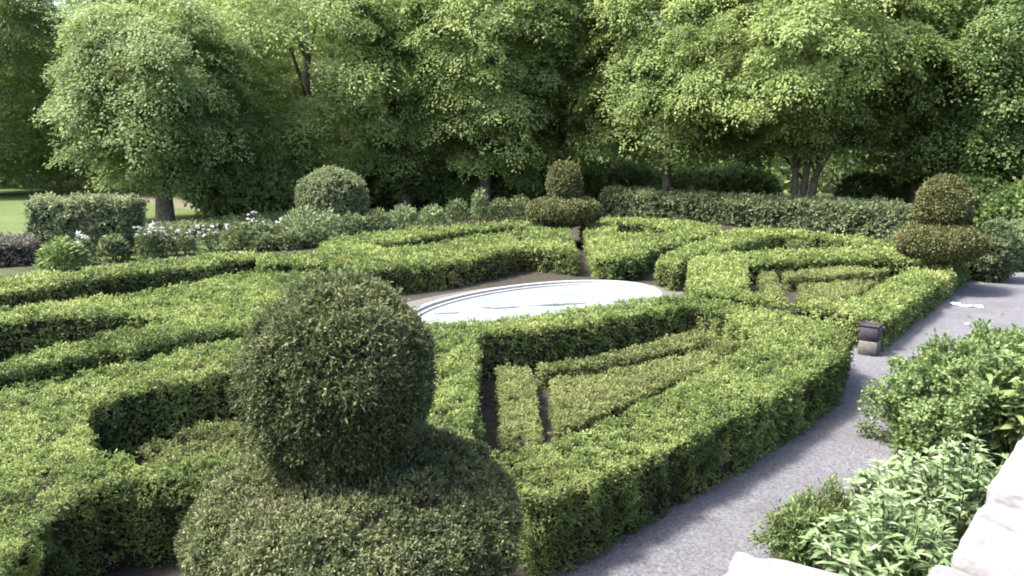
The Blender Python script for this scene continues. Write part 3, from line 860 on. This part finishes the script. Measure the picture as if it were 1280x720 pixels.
# ------------------------------------------------------------------ trees
def tree(name, label, base, height, rx, zb, mat, n, leaf, seed, group=None, trunk_r=.25, stems=1, lean=0.0, discs=150, flat=.20, ry=None, top_bias=.0, cdisc=1.25, r0=.5):
    """tapered trunk with limbs; the crown is many tilted leafy sprays with gaps between"""
    rr = np.random.default_rng(seed)
    ry = ry or rx
    root = thing(name, (base[0], base[1], 0), label, 'tree', group)
    rz = (height - zb) / 2; zc = zb + rz
    # spray centres
    d = unit(rr.normal(size=(discs, 3)))
    f = .45 + .55 * rr.random(discs) ** .5
    wob = 1 + .34 * noise3(d + seed, 1.9, seed) + .12 * noise3(d + seed, 4.0, seed + 1)
    C = d * (f * wob)[:, None] * np.array([rx, ry, rz]) + np.array([0, 0, zc])
    C[:, 2] = np.where(C[:, 2] < zb + .2, zb + rr.random(discs) * .8, C[:, 2])
    # trunk and limbs
    g = Geo()
    for s in range(stems):
        off = (s - (stems - 1) / 2) * .35
        ln = lean + (s - (stems - 1) / 2) * 1.3
        tp = np.array([[off, 0, -.05], [off + ln * .12, .05, height * .15], [off + ln * .45, 0, height * .4], [off + ln * .8, .1, height * .65], [off + ln, 0, height * .9]])
        tube(g, tp, np.array([1.25, .95, .7, .4, .1]) * trunk_r / stems ** .4, 10)
        lim = rr.choice(discs, min(discs, 16), replace=False)
        for c in lim:
            e = C[c]
            t0 = np.clip((e[2] - 1.2) / height * .75, .1, .8)
            k = t0 * 4; i = min(int(k), 3)
            z0 = tp[i] + (tp[i + 1] - tp[i]) * 0
            st = np.array([np.interp(t0 * height * .9, tp[:, 2], tp[:, j]) for j in range(3)])
            mid = (st + e) / 2 + np.array([0, 0, .35])
            tube(g, [st, mid, e], np.array([.30, .2, .06]) * trunk_r, 6)
    g.build('trunk', [M_BARK], parent=root)
    # leaves
    per = max(6, n // discs)
    o = unit((C - np.array([0, 0, zc])) / np.array([rx, ry, rz]) + 1e-6)
    ax = unit(o * np.array([.70, .70, .3]) + np.array([0, 0, .95]) + rr.normal(size=(discs, 3)) * .18)
    t1 = unit(np.cross(ax, rr.normal(size=(discs, 3)))); t2 = np.cross(ax, t1)
    rad = cdisc * rr.uniform(.6, 1.3, discs)
    rep = lambda a: np.repeat(a, per, 0)
    m = discs * per
    an = rr.uniform(0, 2 * np.pi, m); q = np.sqrt(rr.random(m))
    # ragged spray outline
    lob = 1 + .35 * np.sin(an * 5 + rep(rr.uniform(0, 6, discs))) * q
    P = rep(C) + (rep(t1) * np.cos(an)[:, None] + rep(t2) * np.sin(an)[:, None]) * (q * lob * rep(rad))[:, None]
    P += rep(ax) * (rr.normal(size=m) * flat * .5 - q * q * .35 * rep(rad))[:, None]
    D = rep(t1) * np.cos(an)[:, None] + rep(t2) * np.sin(an)[:, None] + rr.normal(size=(m, 3)) * .5 + np.array([0, 0, -.25])
    N = rep(ax) + rr.normal(size=(m, 3)) * .30
    ok = P[:, 2] > .3
    P, D, N = P[ok], D[ok], N[ok]
    tone = rep(rr.normal(size=discs) * .16)[ok] + noise3(P + 50, .35, seed) * .15
    r = np.clip(r0 + tone + rr.normal(size=len(P)) * .09, 0, 1)
    sz = leaf * rr.uniform(.7, 1.3, len(P))
    g = Geo()
    leaves(g, P, D, N, sz, sz * .62, 0, r, 0.0, fold=.08)
    g.build('crown', [mat], parent=root)
    return root


EDGE = 'trees along the edge of the wood'
b = U(207, 279)
tree('round_headed_tree', 'pale silvery green round headed tree alone on the lawn at left', b, 10.6, 4.35, 2.0, M_T_SILV, 170000, .135, 401, trunk_r=.36, discs=330, cdisc=1.12)
TR = [
    # label, px, depth, height, rx, zb, material, leaves, trunk, stems, lean
    ('dense layered green tree right of the silvery round headed tree', 385, 45, 14.5, 6.4, 1.0, M_T_MID, 62000, .34, 1, .3, .78),
    ('slim lighter green tree between the layered tree and the tall centre tree', 505, 46, 12.5, 3.5, 1.6, M_T_MID, 32000, .40, 1, 0, .62),
    ('tall centre tree with bright leaning sprays left of the far ball topiary', 605, 45, 17.5, 5.0, 1.5, M_T_MID, 62000, .30, 1, .5, .70),
    ('darker tall tree directly above the far ball topiary', 700, 48, 17.5, 5.0, 1.8, M_T_MID, 50000, .30, 1, 0, .48),
    ('lime green spreading tree with a bare dark trunk right of the far topiary', 832, 44, 14.5, 5.6, 3.0, M_T_LIME, 62000, .26, 1, -.4, .68),
    ('largest lime green spreading tree with several leaning grey stems', 1000, 41, 13.5, 7.0, 3.3, M_T_LIME, 84000, .28, 3, 1.0, .70),
    ('lime and dark mottled tree above the right topiary ball', 1140, 42, 14.0, 5.4, 2.4, M_T_LIME, 50000, .26, 1, .6, .50),
    ('dark green tree filling the right picture edge', 1255, 38, 13.0, 4.6, 1.0, M_T_DARK, 40000, .28, 1, 0, .7),
    ('tall green tree at the left picture edge behind the lawn', -10, 54, 16.0, 6.4, .6, M_T_MID, 44000, .34, 1, 0, .3),
    ('hazy green tree seen behind the top of the silvery tree', 190, 60, 21.5, 8.6, 1.0, M_T_MID, 46000, .34, 1, 0, .3),
    ('grey green tree behind the gap between silvery and layered trees', 285, 54, 17.5, 5.0, 1.0, M_T_MID, 32000, .3, 1, 0, .28),
]
for i, (lab, x, dd, h, rx, zb, mt, n, tr, st, ln, r0) in enumerate(TR):
    tree('woodland_tree', lab, (at_depth(x, dd), dd), h, rx, zb, mt, int(n * 2.6), .105 + .0010 * dd, 410 + i * 13, EDGE, tr, st, ln, discs=int(150 + rx * 52), cdisc=.98 + .05 * rx * .5, r0=r0)

# the deeper wood behind: one continuous mass nobody could count
g = Geo()
rr = np.random.default_rng(77)
m = 290000
X = rr.uniform(-75, 75, m); Y = 62 + rr.random(m) ** 1.3 * 20 + np.abs(X) * -.06
Z = rr.random(m) ** .9 * 21
P = np.column_stack([X, Y, Z])
k = noise3(P, .22, 5) + noise3(P, .6, 6) * .6 > -.35
hcut = 15 + 5 * noise3(np.column_stack([X, Y * .2, Z * 0]), .15, 9)
k &= Z < hcut
P = P[k]; m = len(P)
r = np.clip(.40 + noise3(P, .3, 8) * .3 + rr.normal(size=m) * .15, 0, 1)
sz = rr.uniform(.32, .7, m)
leaves(g, P, rr.normal(size=(m, 3)) + np.array([0, 0, -.3]), np.array([0, -.35, .8]) + rr.normal(size=(m, 3)) * .45, sz, sz * .7, 0, r, 0.0, fold=.08)
for k in range(40):
    x = rr.uniform(-60, 60); y = rr.uniform(60, 76)
    tube(g, [(x, y, -.1), (x + rr.normal() * .3, y, 5), (x + rr.normal() * .8, y, 14)], [.3, .24, .1], 7, 1)
tag(g.build('wood', [M_T_MID, M_BARK]), kind='stuff')

# ------------------------------------------------------------------ planter on its block in the gap
q0 = U(1086, 443)
udir = unit((U(1216, 357) - U(940, 585))[None])[0]
ang = math.atan2(udir[1], udir[0])


def box(g, size, center, bev=.01, mi=0, taper=1.0):
    sx, sy, sz = np.array(size) / 2
    cx, cy, cz = center
    b = bev
    V, idx = [], {}
    lv = [(-sz, b), (-sz + b, 0), (sz - b, 0), (sz, b)]
    for i, (z, ins) in enumerate(lv):
        k = taper if i >= 2 else 1.0
        x, y = sx * k - ins, sy * k - ins
        c = b
        V += [(-x + c, -y, z), (x - c, -y, z), (x, -y + c, z), (x, y - c, z), (x - c, y, z), (-x + c, y, z), (-x, y - c, z), (-x, -y + c, z)]
    V = np.array(V) + np.array([cx, cy, cz])
    Q = []
    for i in range(3):
        for j in range(8):
            k = (j + 1) % 8
            Q.append((i * 8 + j, i * 8 + k, (i + 1) * 8 + k, (i + 1) * 8 + j))
    for o, fl in ((0, True), (24, False)):
        for a in ([0, 1, 2, 7], [7, 2, 3, 6], [6, 3, 4, 5]):
            a = [o + t for t in a]
            Q.append(tuple(a[::-1] if fl else a))
    g.quads(V, Q, mi)


# plain stone block
blk_h = .27
g = Geo(); box(g, (.33, .33, blk_h), (0, 0, blk_h / 2), .012)
o = g.build('stone_block', [M_PLINTH]); o.location = (q0[0], q0[1], 0.012); o.rotation_euler.z = ang
tag(o, 'pale grey stone block at the mouth of the hedge gap beside the path', 'plinth')
pot = thing('planter', (q0[0], q0[1], .012 + blk_h), 'dark purplish square planter on the stone block in the hedge gap', 'planter')
pot.rotation_euler.z = ang
pot.scale = (.86, .86, .86)
g = Geo(); box(g, (.36, .36, .32), (0, 0, .162), .012, taper=1.06); g.build('planter_body', [M_POT], parent=pot)
g = Geo()
for sx, sy, w, dd in ((0, -.187, .41, .04), (0, .187, .41, .04), (-.185, 0, .04, .332), (.185, 0, .04, .332)):
    box(g, (w, dd, .05), (sx, sy, .347), .008)
g.build('planter_rim', [M_POT], parent=pot)
g = Geo(); box(g, (.338, .338, .02), (0, 0, .345), .004); g.build('planter_soil', [M_SOIL], parent=pot)

# scraps on the path
def scrap(label, pos, a, b, seed):
    r2 = np.random.default_rng(seed)
    nx_, ny_ = 6, 5
    gx, gy = np.meshgrid(np.linspace(-a, a, nx_), np.linspace(-b, b, ny_))
    V = np.column_stack([gx.ravel() + r2.normal(size=nx_ * ny_) * a * .12, gy.ravel() + r2.normal(size=nx_ * ny_) * b * .2, np.abs(r2.normal(size=nx_ * ny_)) * .028 + .006])
    Q = [(j * nx_ + i, j * nx_ + i + 1, (j + 1) * nx_ + i + 1, (j + 1) * nx_ + i) for j in range(ny_ - 1) for i in range(nx_ - 1)]
    g = Geo(); g.quads(V, Q)
    o = g.build('paper_scrap', [M_PAPER])
    o.location = (pos[0], pos[1], .012); o.rotation_euler.z = r2.uniform(-.4, .4)
    tag(o, label, 'litter', 'white scraps on the gravel path')


scrap('long crumpled white scrap lying on the gravel near the hedge', U(1214, 384), .24, .09, 1)
scrap('smaller crumpled white scrap nearest the hedge foot', U(1194, 381), .12, .07, 2)
scrap('tiny white scrap lying alone on the gravel toward the bed', U(1209, 407), .05, .04, 3)
g = Geo(); V = rng.normal(size=(1, 3))
th = np.arange(9) * 2 * np.pi / 9
P0 = np.column_stack([np.cos(th) * .08, np.sin(th) * .06, np.zeros(9)])
P1 = np.column_stack([np.cos(th) * .05 + .01, np.sin(th) * .04, np.full(9, .035)])
VV = np.concatenate([P0, P1, [[.01, 0, .045]]])
g.quads(VV, [(j, (j + 1) % 9, 9 + (j + 1) % 9, 9 + j) for j in range(9)]); g.tris(VV, [(9 + j, 9 + (j + 1) % 9, 18) for j in range(9)])
o = g.build('stone', [M_PLINTH], smooth=True); q = U(1250, 394); o.location = (q[0], q[1], .012)
tag(o, 'small grey stone lying alone on the path right of the white scraps', 'stone')

# ------------------------------------------------------------------ terrace parapet
def rough_stone(g, size, center, seed, amp=.012, edge=.03, step=.035):
    """a hewn block: a fine grid on every face, worn edges and an uneven dressing"""
    S = np.array(size, float)
    ns = np.maximum(2, (S / step).astype(int))
    for ax in range(3):
        a, b = (ax + 1) % 3, (ax + 2) % 3
        u, v = np.meshgrid(np.linspace(-.5, .5, ns[a] + 1), np.linspace(-.5, .5, ns[b] + 1), indexing='ij')
        for sg in (-1, 1):
            P = np.zeros(u.shape + (3,))
            P[..., a] = u * S[a]; P[..., b] = v * S[b]; P[..., ax] = sg * S[ax] / 2
            P = P.reshape(-1, 3)
            inner = np.clip(P, -(S / 2 - edge), S / 2 - edge)
            d = P - inner
            P = inner + d / np.maximum(np.linalg.norm(d, axis=1, keepdims=True), 1e-9) * np.minimum(np.linalg.norm(d, axis=1, keepdims=True), edge)
            nrm = unit(d + 1e-9)
            Pw = P + np.array(center)
            chip = np.clip(noise3(Pw + seed, 9, 3) - .35, 0, 1) * (np.abs(d) > edge * .5).sum(1) * .02
            P = P + nrm * (noise3(Pw + seed, 4, 1) * amp + noise3(Pw + seed, 17, 2) * amp * .45 - chip)[:, None]
            n0, n1 = ns[a] + 1, ns[b] + 1
            i, j = np.meshgrid(np.arange(n0 - 1), np.arange(n1 - 1), indexing='ij')
            q = np.stack([i * n1 + j, (i + 1) * n1 + j, (i + 1) * n1 + j + 1, i * n1 + j + 1], -1).reshape(-1, 4)
            if sg < 0:
                q = q[:, ::-1]
            g.quads(P + np.array(center), q)


ang_w = math.atan2(Ldir[1], Ldir[0])
TOPW = 2.6
wall = thing('parapet_wall', (wall0[0], wall0[1], 0), 'white weathered stone parapet running along the bed at lower right', 'wall')
wall.rotation_euler.z = ang_w
s0 = -1.4
for L_, dz, dy in ((.95, -.05, 0.02), (.62, -.012, -.015), (.66, 0.02, .02), (.9, .03, -.01), (1.1, .0, 0), (1.1, .01, .01), (1.2, 0, 0)):
    g = Geo(); rough_stone(g, (L_ - .012, .62, .24), (s0 + L_ / 2, -.31 - dy, TOPW - .12 + dz), s0 * 3)
    g.build('coping_stone', [M_STONE], parent=wall, smooth=False)
    s0 += L_
g = Geo(); box(g, (6.4, .48, TOPW - .18), (1.75, -.31, (TOPW - .18) / 2 - .02), .01)
g.build('wall_body', [M_STONE], parent=wall)
c0 = U(920, 685, 2.0)
pier = thing('stone_pier', (c0[0], c0[1], 0), 'white stone pier with a flat slab cap cutting into the bottom of the picture', 'pier')
e1 = unit((U(1032, 712, 2.0) - c0)[None])[0]
pier.rotation_euler.z = math.atan2(e1[1], e1[0])
g = Geo(); rough_stone(g, (.74, .95, .16), (.37, -.475, 1.92), 40, amp=.007, edge=.02); g.build('slab_cap', [M_STONE], parent=pier)
g = Geo(); box(g, (.60, .82, 1.845), (.37, -.475, .9205), .02); g.build('pier_body', [M_STONE], parent=pier)

# ------------------------------------------------------------------ plants in the bed by the wall
BG = 'plants in the bed between path and parapet'
def at3(x, y, z):
    q = U(x, y, z); return (q[0], q[1], .016)
stemmed_plant('felty_plant', 'pale felty leaved plant nearest the slab cap, lowest in the picture', 'plant', at3(1118, 660, 1.0), .60, 1.3, 95, 20, .125, .044, M_FELT, BG, seed=1, r0=.42)
stemmed_plant('felty_plant', 'pale felty leaved plant overhanging the parapet edge', 'plant', at3(1200, 580, 1.15), .66, 1.4, 95, 20, .125, .044, M_FELT, BG, seed=2, r0=.5)
stemmed_plant('felty_plant', 'pale grey felty plant reaching out over the gravel path', 'plant', at3(1128, 592, .8), .46, .95, 62, 18, .12, .042, M_FELT, BG, seed=3, r0=.62)
stemmed_plant('broadleaf_plant', 'light green broad leaved plant at the right picture edge above the parapet', 'plant', at3(1285, 472, 1.2), .70, 1.6, 60, 12, .19, .085, M_LIGHTG, BG, seed=4, r0=.5)
stemmed_plant('broadleaf_plant', 'light green leafy plant farther back in the bed at the right edge', 'plant', at3(1310, 425, 1.0), .75, 1.3, 46, 12, .19, .085, M_LIGHTG, BG, seed=5, r0=.45)
q = at3(1208, 500, .75)
shrub('bed_bush', 'rounded small leaved mid green bush by the path edge in the bed', 'bush', q, .64, 1.2, M_BUSH, 9000, .12, .055, .032, 500, BG, r0=.55, lump=.36, inner=.6)
q = at3(1255, 468, .7)
shrub('bed_bush', 'reddish tinted green bush behind the rounded one in the bed', 'bush', q, .75, 1.25, M_BUSH, 5200, .12, .06, .034, 510, BG, r0=.5, lump=.34, inner=.6)
q = at3(1015, 668, .4)
sb = shrub('feathery_bush', 'low feathery bush with upright dry twigs at the edge of the gravel', 'bush', q, .32, .7, M_BUSH, 3600, .13, .05, .016, 520, BG, r0=.5, lump=.26, inner=.6)
g = Geo()
for k in range(9):
    x, y = rng.normal(size=2) * .16
    h = rng.uniform(.7, .92)
    tube(g, [(x * .4, y * .4 + .1, .2), (x, y + .1, h * .7), (x * 1.5 + rng.normal() * .04, y * 1.3 + .1, h)], [.004, .003, .002], 5)
g.build('dry_twigs', [M_STALK], parent=sb)
